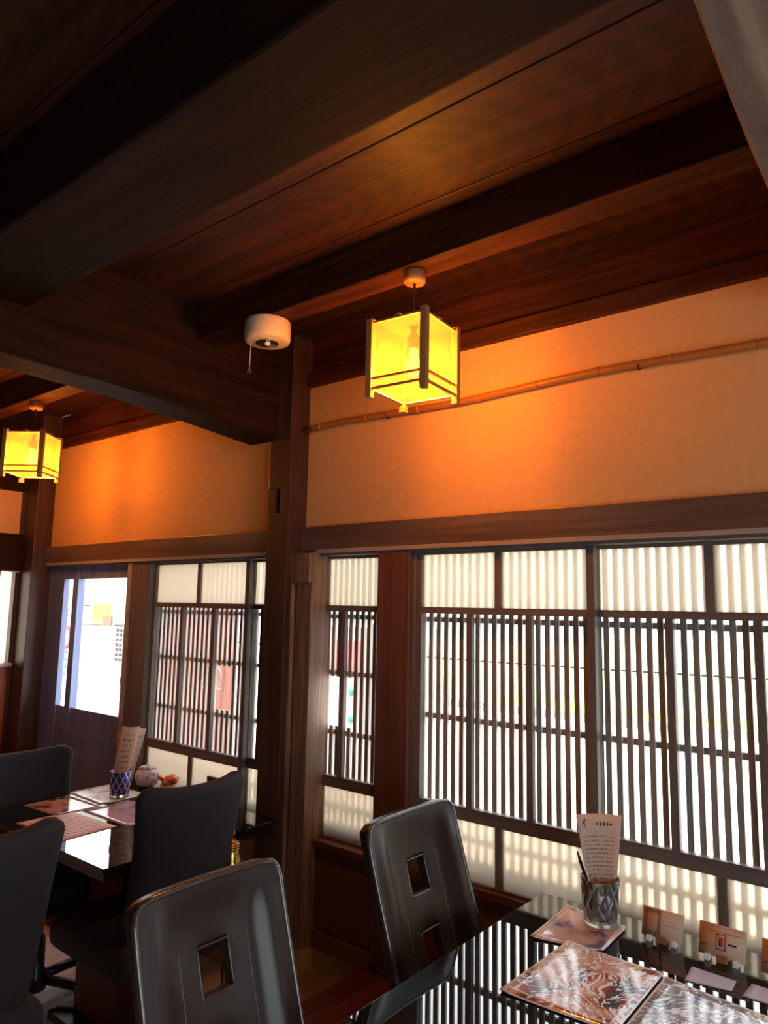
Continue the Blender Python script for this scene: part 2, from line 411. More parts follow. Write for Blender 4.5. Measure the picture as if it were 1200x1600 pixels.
# ------------------------------------------------------------------ rest of the room shell (behind the camera)
wr = tag(empty('wall_right'), kind='structure')
box('wall_panel', 1.6, 1.7, -2.6, 2.3, 0, .75, M['walld'], wr); box('wall_panel', 1.6, 1.7, -2.6, 2.3, 1.85, 2.74, M['walld'], wr)
box('wall_panel', 1.6, 1.7, 1.1, 2.3, .75, 1.85, M['walld'], wr); box('wall_panel', 1.6, 1.7, -2.6, -1.0, .75, 1.85, M['walld'], wr)
for yy in (-.1, .8): box('fill_window_bar', 1.62, 1.68, yy-.03, yy+.03, .75, 1.85, M['frame'], wr)  # unseen window opening, added to let in fill daylight from the right
box('clear_pane', 1.645, 1.65, -1.0, 1.1, .75, 1.85, M['clear'], wr)  # glazing of the added fill window
wf = tag(empty('wall_front'), kind='structure')
box('wall_panel', -4.7, 1.7, -2.7, -2.6, 0, 2.74, M['walld'], wf)

fl = tag(empty('floor'), kind='structure')
xb = -4.6270
me_b = None
k = 0
while xb < 1.6:
    if me_b is None:
        o = box('floor_board', xb+.0015, xb+.1405, -2.6, 2.3, -.03, 0, M['floor'], fl, .0015); me_b = o.data
    else:
        o = bpy.data.objects.new('floor_board', me_b); COL.objects.link(o); o.parent = fl; o.location = (xb+.071, -.15, -.015)
    xb += .142; k += 1
box('subfloor', -4.7, 1.7, -2.7, 2.3, -.08, -.031, M['tedge'], fl)

ce = tag(empty('ceiling'), kind='structure')
yb = -2.6; me_b = None
while yb < 2.2:
    if me_b is None:
        o = box('ceiling_board', -4.66, 1.66, yb+.002, yb+.298, 2.74, 2.765, M['ceil'], ce, .003); me_b = o.data
    else:
        o = bpy.data.objects.new('ceiling_board', me_b); COL.objects.link(o); o.parent = ce; o.location = (-1.5+.37*math.sin(yb*9), yb+.15, 2.7525)
    yb += .3
box('roof_deck', -4.75, 1.75, -2.7, 2.35, 2.766, 2.80, M['beam'], ce)
box('joist', -4.60, 1.6, 1.655, 1.755, 2.60, 2.7395, M['beam'], ce, .004)
box('big_beam', -4.60, 1.6, .72, .995, 2.50, 2.7395, M['darkbeam'], ce, .01)
box('joist', -4.60, 1.6, -.35, -.2, 2.56, 2.7395, M['beam'], ce, .006)
# cross beam running from the pillar towards the camera, slightly bowed
def log_beam(name, x0, x1, zb, ztop, y0, y1, mat, bow, ch=.018):
    bm = bmesh.new(); n = 24; rings = []
    for i in range(n+1):
        t = i/n; yy = y0+(y1-y0)*t; dz = bow(yy); w = .012*math.sin(yy*3.1)
        prof = [(x0+ch+w, zb+dz), (x1-ch+w, zb+dz), (x1+w, zb+dz+ch), (x1+w, ztop), (x0+w, ztop), (x0+w, zb+dz+ch)]
        rings.append([bm.verts.new((a, yy, b)) for a, b in prof])
    for a, b in zip(rings, rings[1:]):
        for j in range(6): bm.faces.new((a[j], a[(j+1) % 6], b[(j+1) % 6], b[j]))
    bm.faces.new(rings[0][::-1]); bm.faces.new(rings[-1])
    bmesh.ops.recalc_face_normals(bm, faces=bm.faces)
    return add(name, bm, mat, ce)
log_beam('cross_beam', -2.49, -2.30, 2.335, 2.7395, -2.6, 2.09, M['beamY'], lambda y: -.06*max(0, (y-1.35)/.74)**1.3)
log_beam('cross_beam', -.245, .05, 2.40, 2.7395, -2.6, 2.19, M['oldlog'], lambda y: .01*math.sin(y*2), .005)

# bamboo pole along the plaster
bp = tag(empty('bamboo_pole', (0, 2.172, 2.325)), 'thin brown bamboo pole with nodes running along the upper plaster wall', 'pole')
bm = bmesh.new(); tube_bm(bm, [(-2.24+.12*i, 0, .006*math.sin(i*.7)) for i in range(29)], .0125, 10)
add('culm', bm, M['bamboo'], bp, True)
for xx in (-2.12, -1.86, -1.6, -1.33, -1.10, -.88, -.65, -.42, -.18, .08, .35): lathe('node', [(.0125, -.006), (.0155, -.002), (.0155, .002), (.0125, .006)], M['bamboo'], bp, (xx, 0, .006*math.sin((xx+2.24)/.12*.7)), 12, (0, math.pi/2, 0))
for xx in (-1.75, -.75, .3): tube('hook', [(xx, .03, 0), (xx, .0, -.016), (xx, -.016, 0)], .002, M['blackmetal'], bp)

# ------------------------------------------------------------------ low step of red boards in front of the small window
st = tag(empty('low_step', (-1.595, 1.75, 0)), 'low dark red lacquered step of long boards below the small window', 'step')
for i in range(5):
    a = -.235+i*.094
    box('board', a+.001, a+.093, -.45, .425, .222, .25, M['step'], st, .003)
for yy in (-.4, .38): box('bearer', -.225, .225, yy-.03, yy+.03, 0, .2215, M['step'], st)

# ------------------------------------------------------------------ lanterns
def paper_mat():
    m, nt, b = new_mat('lantern_paper'); N = nt.nodes; L = nt.links
    nz = N.new('ShaderNodeTexNoise'); nz.inputs['Scale'].default_value = 40; nz.inputs['Detail'].default_value = 5
    tc = N.new('ShaderNodeTexCoord'); L.new(tc.outputs['Object'], nz.inputs['Vector'])
    cr = N.new('ShaderNodeValToRGB'); cr.color_ramp.elements[0].color = (1, .56, .07, 1); cr.color_ramp.elements[1].color = (1, .62, .10, 1)
    L.new(nz.outputs['Fac'], cr.inputs['Fac'])
    tr = N.new('ShaderNodeBsdfTranslucent'); L.new(cr.outputs['Color'], tr.inputs['Color'])
    tp = N.new('ShaderNodeBsdfTransparent'); tp.inputs[0].default_value = (1, .62, .25, 1)
    em = N.new('ShaderNodeEmission'); L.new(cr.outputs['Color'], em.inputs['Color']); em.inputs['Strength'].default_value = .14
    m1 = N.new('ShaderNodeMixShader'); m1.inputs[0].default_value = .9968
    # translucent share is small: limits panel glow; lamp light passes the transparent share
    L.new(tr.outputs[0], m1.inputs[1])
    m2 = N.new('ShaderNodeMixShader'); m2.inputs[0].default_value = .25
    bl = N.new('ShaderNodeBsdfDiffuse'); bl.inputs['Color'].default_value = (.15, .09, .03, 1)
    L.new(bl.outputs[0], m1.inputs[2])
    L.new(m1.outputs[0], m2.inputs[1]); L.new(tp.outputs[0], m2.inputs[2])
    ad = N.new('ShaderNodeAddShader'); L.new(m2.outputs[0], ad.inputs[0]); L.new(em.outputs[0], ad.inputs[1])
    L.new(ad.outputs[0], N['Material Output'].inputs['Surface'])
    return m
M['paper'] = paper_mat()
m, nt, b = new_mat('bulb_glow'); M['bulb'] = m
_t = nt.nodes.new('ShaderNodeBsdfTransparent'); _e = nt.nodes.new('ShaderNodeEmission'); _e.inputs['Color'].default_value = (1, .75, .40, 1); _e.inputs['Strength'].default_value = 22
_a = nt.nodes.new('ShaderNodeAddShader'); nt.links.new(_t.outputs[0], _a.inputs[0]); nt.links.new(_e.outputs[0], _a.inputs[1]); nt.links.new(_a.outputs[0], nt.nodes['Material Output'].inputs['Surface'])
M['lampwood'] = wood('lantern_frame_wood', rgb('#9c6a3a'), rgb('#c08a52'), 'Z', .45, 1.2, .1)
LAMP_W = 150.0
def lantern(name, loc, rz, label):
    t = tag(empty(name, loc, rz), label, 'lantern', 'paper lanterns under the ceiling')
    h = .095; H = .235; p = .0105
    for sx in (-1, 1):
        for sy in (-1, 1):
            q = box('corner_post', sx*h-p, sx*h+p, sy*h-p, sy*h+p, 0, H, M['lampwood'], t, .0015)
            box('foot', -p*.9, p*.9, -p*.9, p*.9, -H/2-.010, -H/2, M['lampwood'], q)
    for z in (.018, .048, H-.012):
        for s in (-1, 1):
            box('rail', -h+p, h-p, s*h-.004, s*h+.004, z-.003, z+.003, M['lampwood'], t)
            box('rail', s*h-.004, s*h+.004, -h+p, h-p, z-.003, z+.003, M['lampwood'], t)
    for s in (-1, 1):
        box('paper_panel', -h+p, h-p, s*(h-.006)-.0004, s*(h-.006)+.0004, .020, H-.01, M['paper'], t)
        box('paper_panel', s*(h-.006)-.0004, s*(h-.006)+.0004, -h+p, h-p, .020, H-.01, M['paper'], t)
    box('bottom_panel', -h+.006, h-.006, -h+.006, h-.006, .0185, .0193, M['paper'], t)
    box('top_dim_panel', -h+.006, h-.006, -h+.006, h-.006, H-.0095, H-.0088, M['paper'], t)  # unseen paper lid, added to dim the lamp light reaching the ceiling
    box('top_bar', -h, h, -.008, .008, H-.0085, H, M['lampwood'], t); box('top_bar', -.008, .008, -h, h, H-.0084, H+.0001, M['lampwood'], t)
    lathe('bulb', [(.004, .066), (.015, .070), (.025, .082), (.029, .097), (.025, .112), (.014, .125), (.013, .15)], M['bulb'], t, seg=20)
    lathe('socket', [(.016, .15), (.018, .155), (.018, .195), (.008, .205), (.004, H+.15)], M['blackmetal'], t, seg=16)
    lathe('ceiling_mount', [(.03, .365), (.034, .37), (.034, .402), (.028, .405)], M['lampwood'], t, seg=24)
    ld = bpy.data.lights.new('lantern_light', 'POINT'); ld.energy = LAMP_W; ld.color = (1, .80, .32); ld.shadow_soft_size = .058
    lo = bpy.data.objects.new('lantern_light', ld); COL.objects.link(lo); lo.parent = t; lo.location = (0, 0, .095)
    bpy.data.objects[t.name]
    return t
lantern('paper_lantern', (-1.272, 1.70, 2.195), math.radians(5), 'large glowing yellow square paper lantern nearest the camera, above the large window')
lantern('paper_lantern', (-3.745, 1.705, 2.195), math.radians(38), 'smaller looking glowing paper lantern hanging at the far left near the corner')
# ------------------------------------------------------------------ emergency lamp with pull cord
em = tag(empty('emergency_light', (-1.945, 1.70, 2.520)), 'round ivory ceiling emergency light with a hanging pull cord', 'emergency light')
lathe('housing', [(.074, .0), (.081, .004), (.084, .012), (.084, .074), (.079, .0795)], M['white_plastic'], em, seg=40)
lathe('reflector', [(.042, -.0005), (.042, -.003), (.036, -.003), (.034, -.0012), (.012, -.0006)], M['reflector'], em, seg=28)
lathe('lens', [(.012, -.0008), (.011, -.007), (.005, -.010)], M['clip'], em, seg=16)
for k in range(6):
    a = k*math.pi/3; box('reflector_rib', .022*math.cos(a)-.003, .022*math.cos(a)+.003, .022*math.sin(a)-.003, .022*math.sin(a)+.003, -.004, -.001, M['blackmetal'], em)
tube('pull_cord', [(-.038, -.045, .0), (-.0385, -.045, -.06), (-.04, -.045, -.098)], .0009, M['clip'], em, 6)
tube('pull_handle', [(-.04, -.045, -.098), (-.0475, -.0475, -.117), (-.0325, -.0425, -.117)], .0016, M['clip'], em, 6, True)

# ------------------------------------------------------------------ leather dining chairs with two square cut-outs
def mods(o, sol=0, bev=0, sub=0, off=0):
    if sol:
        m = o.modifiers.new('solid', 'SOLIDIFY'); m.thickness = sol; m.offset = off
    if bev:
        m = o.modifiers.new('bevel', 'BEVEL'); m.width = bev; m.segments = 3; m.limit_method = 'ANGLE'; m.angle_limit = math.radians(50)
    if sub:
        m = o.modifiers.new('sub', 'SUBSURF'); m.levels = sub; m.render_levels = sub
    return o

def back_x(z): return -.245+.115*(max(0, .985-z)/.37)**1.1
HW = .205
def bk_prof(u, z=.5):
    k = min(1, max(0, (.978-z)/.10)); k = k*k*(3-2*k)
    return -(.012+.016*k)*(1-(u/HW)**2)+.012*k*math.exp(-((abs(u)-.16)/.028)**2)
def dining_chair(name, loc, label):
    t = tag(empty(name, loc), label, 'chair', 'leather dining chairs at the near table')
    us = sorted(set([-.205, -.198, -.185, -.175, -.165, -.155, -.145, -.13, -.115, -.10, -.07, -.0425, -.02, 0, .02, .0425, .07, .10, .115, .13, .145, .155, .165, .175, .185, .198, .205]))
    vs = [.40, .44, .48, .52, .57, .605, .64, .68, .72, .765, .80, .83, .855, .89, .92, .945, .962, .974, .982]
    bm = bmesh.new(); g = {}
    for i, u in enumerate(us):
        for j, z in enumerate(vs):
            zz = z
            if z > .93: zz = z-.018*(abs(u)/HW)**10*((z-.93)/.052)
            cx = bk_prof(u, zz)
            wz = 1-.03*((.98-z)/.58)
            g[i, j] = bm.verts.new((back_x(zz)+cx, u*wz, zz))
    for i in range(len(us)-1):
        for j in range(len(vs)-1):
            u = (us[i]+us[i+1])/2; z = (vs[j]+vs[j+1])/2
            if abs(u) < .0425 and (.765 < z < .855 or .57 < z < .68): continue
            bm.faces.new((g[i, j], g[i+1, j], g[i+1, j+1], g[i, j+1]))
    mods(add('backrest', bm, M['leather'], t, True), .032, .008)
    bk = t.children[0]
    # rolled rim along the sides and the top
    def pt(u, z, dx=.0): return (back_x(z)+bk_prof(u, z)+dx, u*(1-.03*((.98-z)/.58)), z)
    zs = [.42+.02*k for k in range(27)]
    rim = [pt(-HW+.001, z, .011) for z in zs] + [pt(-HW+.006, .958, .011), pt(-HW+.018, .972, .011)] + [pt(u, .977, .011) for u in (-.15, -.10, -.05, 0, .05, .10, .15)] + [pt(HW-.018, .972, .011), pt(HW-.006, .958, .011)] + [pt(HW-.001, z, .011) for z in zs[::-1]]
    tube('piping', rim, .0075, M['piping'], bk, 10)
    for u in (-.095, .095):
        tube('seam', [pt(u, z, .0165) for z in [.42+.04*k for k in range(12)]], .0011, M['stitch'], bk, 6)
    for (z0, z1) in ((.765, .855), (.57, .68)):
        q = [pt(-.043, z0, .0155), pt(.043, z0, .0155), pt(.043, z1, .0155), pt(-.043, z1, .0155)]
        loop = []
        for a, b_ in zip(q, q[1:]+q[:1]): loop += [Vector(a).lerp(Vector(b_), k/6) for k in range(6)]
        tube('cutout_trim', loop, .0022, M['piping'], bk, 6, True)
    bm = bmesh.new(); bm_box(bm, -.10, .29, -.20, .20, .41, .475, .02)
    add('seat', bm, M['leather'], t, True)
    for sx in (-.085, .25):
        for sy in (-.165, .165):
            bm = bmesh.new(); bm_box(bm, sx-.02, sx+.02, sy-.02, sy+.02, 0, .41, .003); add('leg', bm, M['tedge'], t)
    return t
dining_chair('dining_chair', (-1.065, 1.755, 0), 'brown-black leather chair with square cut-outs, beside the large window at the near table')
dining_chair('dining_chair', (-1.07, 1.046, 0), 'brown-black leather chair with square cut-outs nearest the camera, at the bottom edge').scale = (1, .93, 1)

# ------------------------------------------------------------------ black fabric swivel chairs
def swivel_chair(name, loc, rz, label, dz=0.0, brot=.5):
    t = tag(empty(name, loc, rz), label, 'chair', 'black fabric chairs at the far table')
    nu, nv = 14, 16; bm = bmesh.new(); g = {}
    for i in range(nu+1):
        for j in range(nv+1):
            u = -1+2*i/nu; v = j/nv
            z = .44+v*(.50+dz)
            w = .184*(1-.5*max(0, (.16-v)/.16)**2)+.028*v**2.5
            z += .030*(abs(u)**3)*(v**4)-.05*abs(u)**14*v**6          # raised, rounded corners
            x = -.21+.10*(1-v)**1.6-.03*v**2+.055*abs(u)**2.4*(.35+.65*v)
            g[i, j] = bm.verts.new((x, u*w, z))
    for i in range(nu):
        for j in range(nv): bm.faces.new((g[i, j], g[i+1, j], g[i+1, j+1], g[i, j+1]))
    mods(add('backrest', bm, M['fabric'], t, True), .05, 0, 1)
    bm = bmesh.new(); bmesh.ops.create_cube(bm, size=1.0)
    for v in bm.verts: v.co = Vector((.055+v.co.x*.47, v.co.y*.44, .455+v.co.z*.12))
    bmesh.ops.bevel(bm, geom=bm.edges[:], offset=.05, segments=3, affect='EDGES', profile=.6)
    mods(add('seat', bm, M['fabric'], t, True), sub=1)
    lathe('gas_lift', [(.024, .11), (.024, .25), (.016, .255), (.016, .40)], M['chrome'], t, (.03, 0, 0), 20)
    lathe('hub', [(.02, .05), (.04, .055), (.045, .11), (.03, .135), (.027, .24)], M['blackmetal'], t, (.03, 0, 0), 20)
    for k in range(5):
        a = brot+k*2*math.pi/5; dx, dy_ = math.cos(a), math.sin(a)
        lg = tube('base_leg', [(.03+.03*dx, .03*dy_, .095), (.03+.15*dx, .15*dy_, .088), (.03+.27*dx, .27*dy_, .075)], .0185, M['blackmetal'], t, 10)
        lathe('caster', [(.010, -.012), (.026, -.010), (.027, .010), (.010, .012)], M['blackmetal'], lg, (.03+.27*dx, .27*dy_, .027), 16, (math.pi/2, 0, a))
    return t
swivel_chair('swivel_chair', (-2.235, 1.545, 0), math.pi, 'black fabric swivel chair seen from behind, beside the dark pillar', .04)
swivel_chair('swivel_chair', (-2.16, .855, 0), math.pi, 'black fabric swivel chair nearest the camera, filling the lower left corner', .04)
swivel_chair('swivel_chair', (-2.985, 1.53, 0), 0.0, 'black fabric swivel chair behind the far table, in front of the slate door', -.02, .5)

# ------------------------------------------------------------------ glass-topped tables
def glass_table(name, x0, x1, y0, y1, label, ped):
    cx, cy = (x0+x1)/2, (y0+y1)/2; hx, hy = (x1-x0)/2, (y1-y0)/2
    t = tag(empty(name, (cx, cy, 0)), label, 'table', 'black glass topped tables')
    box('glass_top', -hx, hx, -hy, hy, .706, .72, M['tglass'], t, .002)
    box('frame', -hx+.015, hx-.015, -hy+.015, hy-.015, .672, .7055, M['tedge'], t, .004)
    if ped:
        px, py = ped[0]-cx, ped[1]-cy
        box('pedestal', px-.14, px+.14, py-.13, py+.13, .03, .6715, M['redpost'], t, .004)
        box('foot', px-.2, px+.2, py-.2, py+.2, 0, .0295, M['tedge'], t, .004)
    else:
        for sx in (-1, 1):
            for sy in (-1, 1): box('leg', sx*(hx-.30)-.03, sx*(hx-.30)+.03, sy*(hy-.10)-.03, sy*(hy-.10)+.03, 0, .6715, M['tedge'], t, .003)
    return t
glass_table('glass_table', -1.06, .55, 1.22, 2.105, 'near table with a black glass top reflecting the window, bottom right', None)
glass_table('glass_table', -3.20, -2.20, 1.333, 2.08, 'far table with a glass top and papers, between the black chairs', (-2.62, 1.715))

# ------------------------------------------------------------------ placemats
def mat_film(name, base, seed, dish, gloss=True, lines=True):
    m, nt, b = new_mat(name); N = nt.nodes; L = nt.links
    tc = N.new('ShaderNodeTexCoord'); mp = N.new('ShaderNodeMapping'); mp.inputs['Location'].default_value = (seed, seed*1.7, 0); L.new(tc.outputs['UV'], mp.inputs['Vector'])
    n1 = N.new('ShaderNodeTexNoise'); n1.inputs['Scale'].default_value = 3.2; n1.inputs['Detail'].default_value = 2; L.new(mp.outputs[0], n1.inputs['Vector'])
    cr = N.new('ShaderNodeValToRGB'); e = cr.color_ramp.elements
    e[0].position = .36; e[0].color = dish[0]; e[1].position = .56; e[1].color = base
    k = e.new(.44); k.color = dish[1]; k = e.new(.50); k.color = dish[2]
    L.new(n1.outputs['Fac'], cr.inputs['Fac'])
    out = cr.outputs['Color']
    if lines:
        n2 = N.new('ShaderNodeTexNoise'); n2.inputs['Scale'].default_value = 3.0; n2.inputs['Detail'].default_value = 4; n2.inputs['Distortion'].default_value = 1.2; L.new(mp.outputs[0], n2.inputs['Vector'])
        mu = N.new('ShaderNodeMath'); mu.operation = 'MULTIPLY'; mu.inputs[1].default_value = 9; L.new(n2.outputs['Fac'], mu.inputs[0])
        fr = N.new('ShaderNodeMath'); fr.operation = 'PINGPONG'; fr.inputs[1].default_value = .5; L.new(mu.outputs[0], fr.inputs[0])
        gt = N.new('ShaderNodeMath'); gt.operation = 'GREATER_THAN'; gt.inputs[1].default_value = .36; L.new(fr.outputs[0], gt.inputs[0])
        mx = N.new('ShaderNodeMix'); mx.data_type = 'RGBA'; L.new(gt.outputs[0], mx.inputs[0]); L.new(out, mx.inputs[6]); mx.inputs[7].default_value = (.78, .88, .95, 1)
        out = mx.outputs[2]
    # pale border
    sp = N.new('ShaderNodeSeparateXYZ'); L.new(tc.outputs['UV'], sp.inputs[0])
    def edge(s):
        a = N.new('ShaderNodeMath'); a.operation = 'SUBTRACT'; L.new(s, a.inputs[0]); a.inputs[1].default_value = .5
        q = N.new('ShaderNodeMath'); q.operation = 'ABSOLUTE'; L.new(a.outputs[0], q.inputs[0])
        r = N.new('ShaderNodeMath'); r.operation = 'GREATER_THAN'; L.new(q.outputs[0], r.inputs[0]); r.inputs[1].default_value = .482; return r.outputs[0]
    mxe = N.new('ShaderNodeMath'); mxe.operation = 'MAXIMUM'; L.new(edge(sp.outputs[0]), mxe.inputs[0]); L.new(edge(sp.outputs[1]), mxe.inputs[1])
    m3 = N.new('ShaderNodeMix'); m3.data_type = 'RGBA'; L.new(mxe.outputs[0], m3.inputs[0]); L.new(out, m3.inputs[6]); m3.inputs[7].default_value = rgb('#e8dcd8')
    L.new(m3.outputs[2], b.inputs['Base Color']); b.inputs['Roughness'].default_value = .12 if gloss else .45
    b.inputs['Specular IOR Level'].default_value = .6
    return m
sal = rgb('#c99a86'); red = rgb('#8c3b34'); org = rgb('#b5682f'); drk = rgb('#40414a'); gry = rgb('#8d8588')
ZM = .7205
def placemat(name, c, mat, label, curl=0.0, dz=0.0):
    cx = sum(p[0] for p in c)/4; cy = sum(p[1] for p in c)/4
    o = sheet(name, [(p[0]-cx, p[1]-cy, 0) for p in c], mat, None, .0012, 10, 10, (lambda u, v: (0, 0, curl*(abs(u-.5)*2)**4+curl*.6*(abs(v-.5)*2)**6)) if curl else None)
    o.location = (cx, cy, ZM+dz); return tag(o, label, 'placemat')
placemat('menu_card', [(-.945, 1.800), (-.768, 1.846), (-.774, 2.02), (-.957, 2.055)], mat_film('menu_card_print', sal, 3.1, (rgb('#6a5a70'), rgb('#a88aa0'), sal), True, False), 'salmon picture card with a dark oval dish under the crystal tumbler', .004)
placemat('placemat', [(-.872, 1.515), (-.612, 1.525), (-.616, 1.836), (-.860, 1.845)], mat_film('placemat_print', sal, 8.4, (drk, red, org)), 'shiny placemat printed with red and orange dishes on the near table', .003)
placemat('placemat', [(-.606, 1.52), (-.35, 1.515), (-.355, 1.795), (-.610, 1.825)], mat_film('placemat_print_grey', gry, 1.2, (drk, rgb('#6c4a50'), gry)), 'grey shiny placemat with white wavy lines at the bottom right corner', .002)
for i, (c, mt, lab) in enumerate([
    ([(-3.116, 1.505), (-2.875, 1.52), (-2.868, 1.71), (-3.125, 1.704)], mat_film('far_mat_a', rgb('#c78f7c'), 5.5, (rgb('#6e4038'), rgb('#9a5d4e'), rgb('#c78f7c')), True, False), 'pinkish sheet with a dark dish picture at the left rim of the far table'),
    ([(-2.885, 1.37), (-2.56, 1.385), (-2.575, 1.605), (-2.885, 1.59)], printed('far_sheet_text', rgb('#d8a08c'), rgb('#8a4a40'), 10), 'salmon text sheet nearest the camera on the far table'),
    ([(-3.18, 1.73), (-2.90, 1.722), (-2.90, 1.945), (-3.18, 1.945)], mat_film('far_mat_b', rgb('#e3d8cf'), 2.2, (rgb('#a08a60'), rgb('#c9b98a'), rgb('#ded2cc')), True, False), 'pale printed sheet by the blue cut glass tumbler on the far table'),
    ([(-2.86, 1.625), (-2.545, 1.63), (-2.56, 1.86), (-2.86, 1.84)], mat_film('far_mat_c', rgb('#c9a3a8'), 9.9, (rgb('#7d6a98'), rgb('#a58fb0'), rgb('#d0a8a0')), True, False), 'lilac and pink printed sheet beside the black chair on the far table')]):
    placemat('placemat', c, mt, lab)

# ------------------------------------------------------------------ tumblers with menus
def tumbler_mat(name, tint, pat, trans):
    m, nt, b = new_mat(name); N = nt.nodes; L = nt.links
    tc = N.new('ShaderNodeTexCoord'); sp = N.new('ShaderNodeSeparateXYZ'); L.new(tc.outputs['Object'], sp.inputs[0])
    def mth(op, a, bb=None):
        q = N.new('ShaderNodeMath'); q.operation = op
        for i, v in enumerate((a, bb)):
            if v is None: continue
            if isinstance(v, (int, float)): q.inputs[i].default_value = v
            else: L.new(v, q.inputs[i])
        return q.outputs[0]
    th = mth('ARCTAN2', sp.outputs[1], sp.outputs[0]); z = sp.outputs[2]
    a = mth('ABSOLUTE', mth('SINE', mth('ADD', mth('MULTIPLY', th, 5), mth('MULTIPLY', z, pat))))
    c = mth('ABSOLUTE', mth('SINE', mth('SUBTRACT', mth('MULTIPLY', th, 5), mth('MULTIPLY', z, pat))))
    ln = mth('LESS_THAN', mth('MINIMUM', a, c), .22)
    mx = N.new('ShaderNodeMix'); mx.data_type = 'RGBA'; L.new(ln, mx.inputs[0]); mx.inputs[6].default_value = tint; mx.inputs[7].default_value = (.85, .9, .95, 1)
    L.new(mx.outputs[2], b.inputs['Base Color']); b.inputs['Roughness'].default_value = .06
    b.inputs['Transmission Weight'].default_value = trans; b.inputs['IOR'].default_value = 1.45
    bp = N.new('ShaderNodeBump'); bp.inputs['Strength'].default_value = .9; bp.inputs['Distance'].default_value = .003
    L.new(mth('MINIMUM', a, c), bp.inputs['Height']); L.new(bp.outputs[0], b.inputs['Normal'])
    return m
def tumbler(name, loc, r, h, mat, base, label):
    t = tag(empty(name, loc), label, 'glass')
    lathe('bowl', [(r*.86, .014), (r*.90, h*.3), (r, h), (r-.003, h), (r*.86, h*.3), (r*.80, .018)], mat, t, seg=40, cap=True)
    lathe('base', [(r*.80, 0), (r*.88, .002), (r*.88, .012), (r*.85, .0135)], base, t, seg=40)
    return t
M['crystal'] = tumbler_mat('cut_crystal', (.55, .58, .60, 1), 55, .9)
M['bluecut'] = tumbler_mat('blue_cut_glass', (.03, .08, .62, 1), 62, .35)
M['glassbase'] = plain('clear_glass_base', (.8, .9, .9, 1), .05); M['glassbase'].node_tree.nodes['Principled BSDF'].inputs['Transmission Weight'].default_value = .8
RD = Vector((.7787, .6273, 0)).normalized(); FD = Vector((-.627, .7787, 0)).normalized()   # picture right / away
CUP = Vector((-.840, 2.008, .7225))
tumbler('crystal_tumbler', CUP, .052, .118, M['crystal'], M['glassbase'], 'clear cut crystal tumbler holding a menu and pens on the near table')
M['menu'] = printed('menu_print', rgb('#e3c6b4'), rgb('#8a7068'), 24, .6, .10, .88, .12, .80, .36, 18, .35)
def menu_sheet(name, base, w0, w1, h, lean, bow, mat, label, tilt=0.0, th=.0012):
    # curved sheet standing in a tumbler; base = bottom centre
    nu, nv = 12, 12
    bm_c = []
    def P(u, v):
        w = w0+(w1-w0)*v
        return RD*((u-.5)*w+tilt*v)+FD*(lean*v+bow*(1-(2*u-1)**2))+Vector((0, 0, h*v))
    bm = bmesh.new(); uvl = bm.loops.layers.uv.new('UVMap'); g = {}
    for i in range(nu+1):
        for j in range(nv+1): g[i, j] = bm.verts.new(P(i/nu, j/nv))
    for i in range(nu):
        for j in range(nv):
            ids = [(i, j), (i+1, j), (i+1, j+1), (i, j+1)]
            f = bm.faces.new([g[k] for k in ids]); f.smooth = True
            for l, k in zip(f.loops, ids): l[uvl].uv = (k[0]/nu, k[1]/nv)
    o = add(name, bm, mat, None, True, loc=base); mods(o, th, off=0)
    return tag(o, label, 'menu')
ms = menu_sheet('menu_sheet', CUP+Vector((.004, 0, .020))-FD*.012, .058, .128, .255, .035, .016, M['menu'], 'beige printed menu sheet standing in the crystal tumbler', .004)
# emblem and heading on the sheet
M['ink'] = plain('print_ink', rgb('#5a4038'), .6); M['redink'] = plain('red_print_ink', rgb('#b0403a'), .6)
hd = bmesh.new()
def on_sheet(u, v, off=-.0022):
    w = .058+(.128-.058)*v
    return RD*((u-.5)*w+.004*v)+FD*(.035*v+.016*(1-(2*u-1)**2)+off)+Vector((0, 0, .255*v))
for u0_, u1_, v0_, v1_ in [(.14, .18, .905, .935), (.165, .21, .93, .95), (.16, .185, .88, .905), (.13, .22, .868, .873)] + [(.46+.075*k, .46+.075*k+.05, .885, .888+.022) for k in range(5)] + [(.475+.075*k, .475+.075*k+.02, .875, .925) for k in range(1, 4)]:
    hd.faces.new([hd.verts.new(on_sheet(u0_, v0_)), hd.verts.new(on_sheet(u1_, v0_)), hd.verts.new(on_sheet(u1_, v1_)), hd.verts.new(on_sheet(u0_, v1_))])
tag(mods(add('heading_print', hd, M['ink'], ms), .0006), kind='stuff')
# second folded sheet behind, pen, red strip
menu_sheet('menu_leaflet', CUP+RD*.018+Vector((0, 0, .022))+FD*.016, .05, .080, .225, .045, .006, plain('leaflet_paper', rgb('#d9bfae'), .6), 'plain pinkish leaflet behind the menu sheet in the crystal tumbler', .018)
def stick(name, a, b, r, mat, label, cat, capm=None):
    a, b = Vector(a), Vector(b); t = tag(empty(name, a), label, cat); d = b-a
    tube('barrel', [(0, 0, 0), d*.86], r, mat, t, 12); tube('tip', [d*.86, d*.93], r*.72, capm or mat, t, 12); tube('push_button', [d*.93, d], r*.5, capm or mat, t, 10)
    return t
stick('ballpoint_pen', CUP-RD*.005-FD*.030+Vector((0, 0, .018)), CUP-RD*.066-FD*.020+Vector((0, 0, .190)), .0055, M['chrome'], 'silver and black ballpoint pen leaning in the crystal tumbler', 'pen', M['blackmetal'])
stick('red_pen', CUP+RD*.012-FD*.034+Vector((0, 0, .02)), CUP-RD*.020-FD*.028+Vector((0, 0, .125)), .008, plain('red_plastic', rgb('#c22345'), .35), 'short red pen inside the crystal tumbler', 'pen')
BC = Vector((-2.955, 1.845, .722))
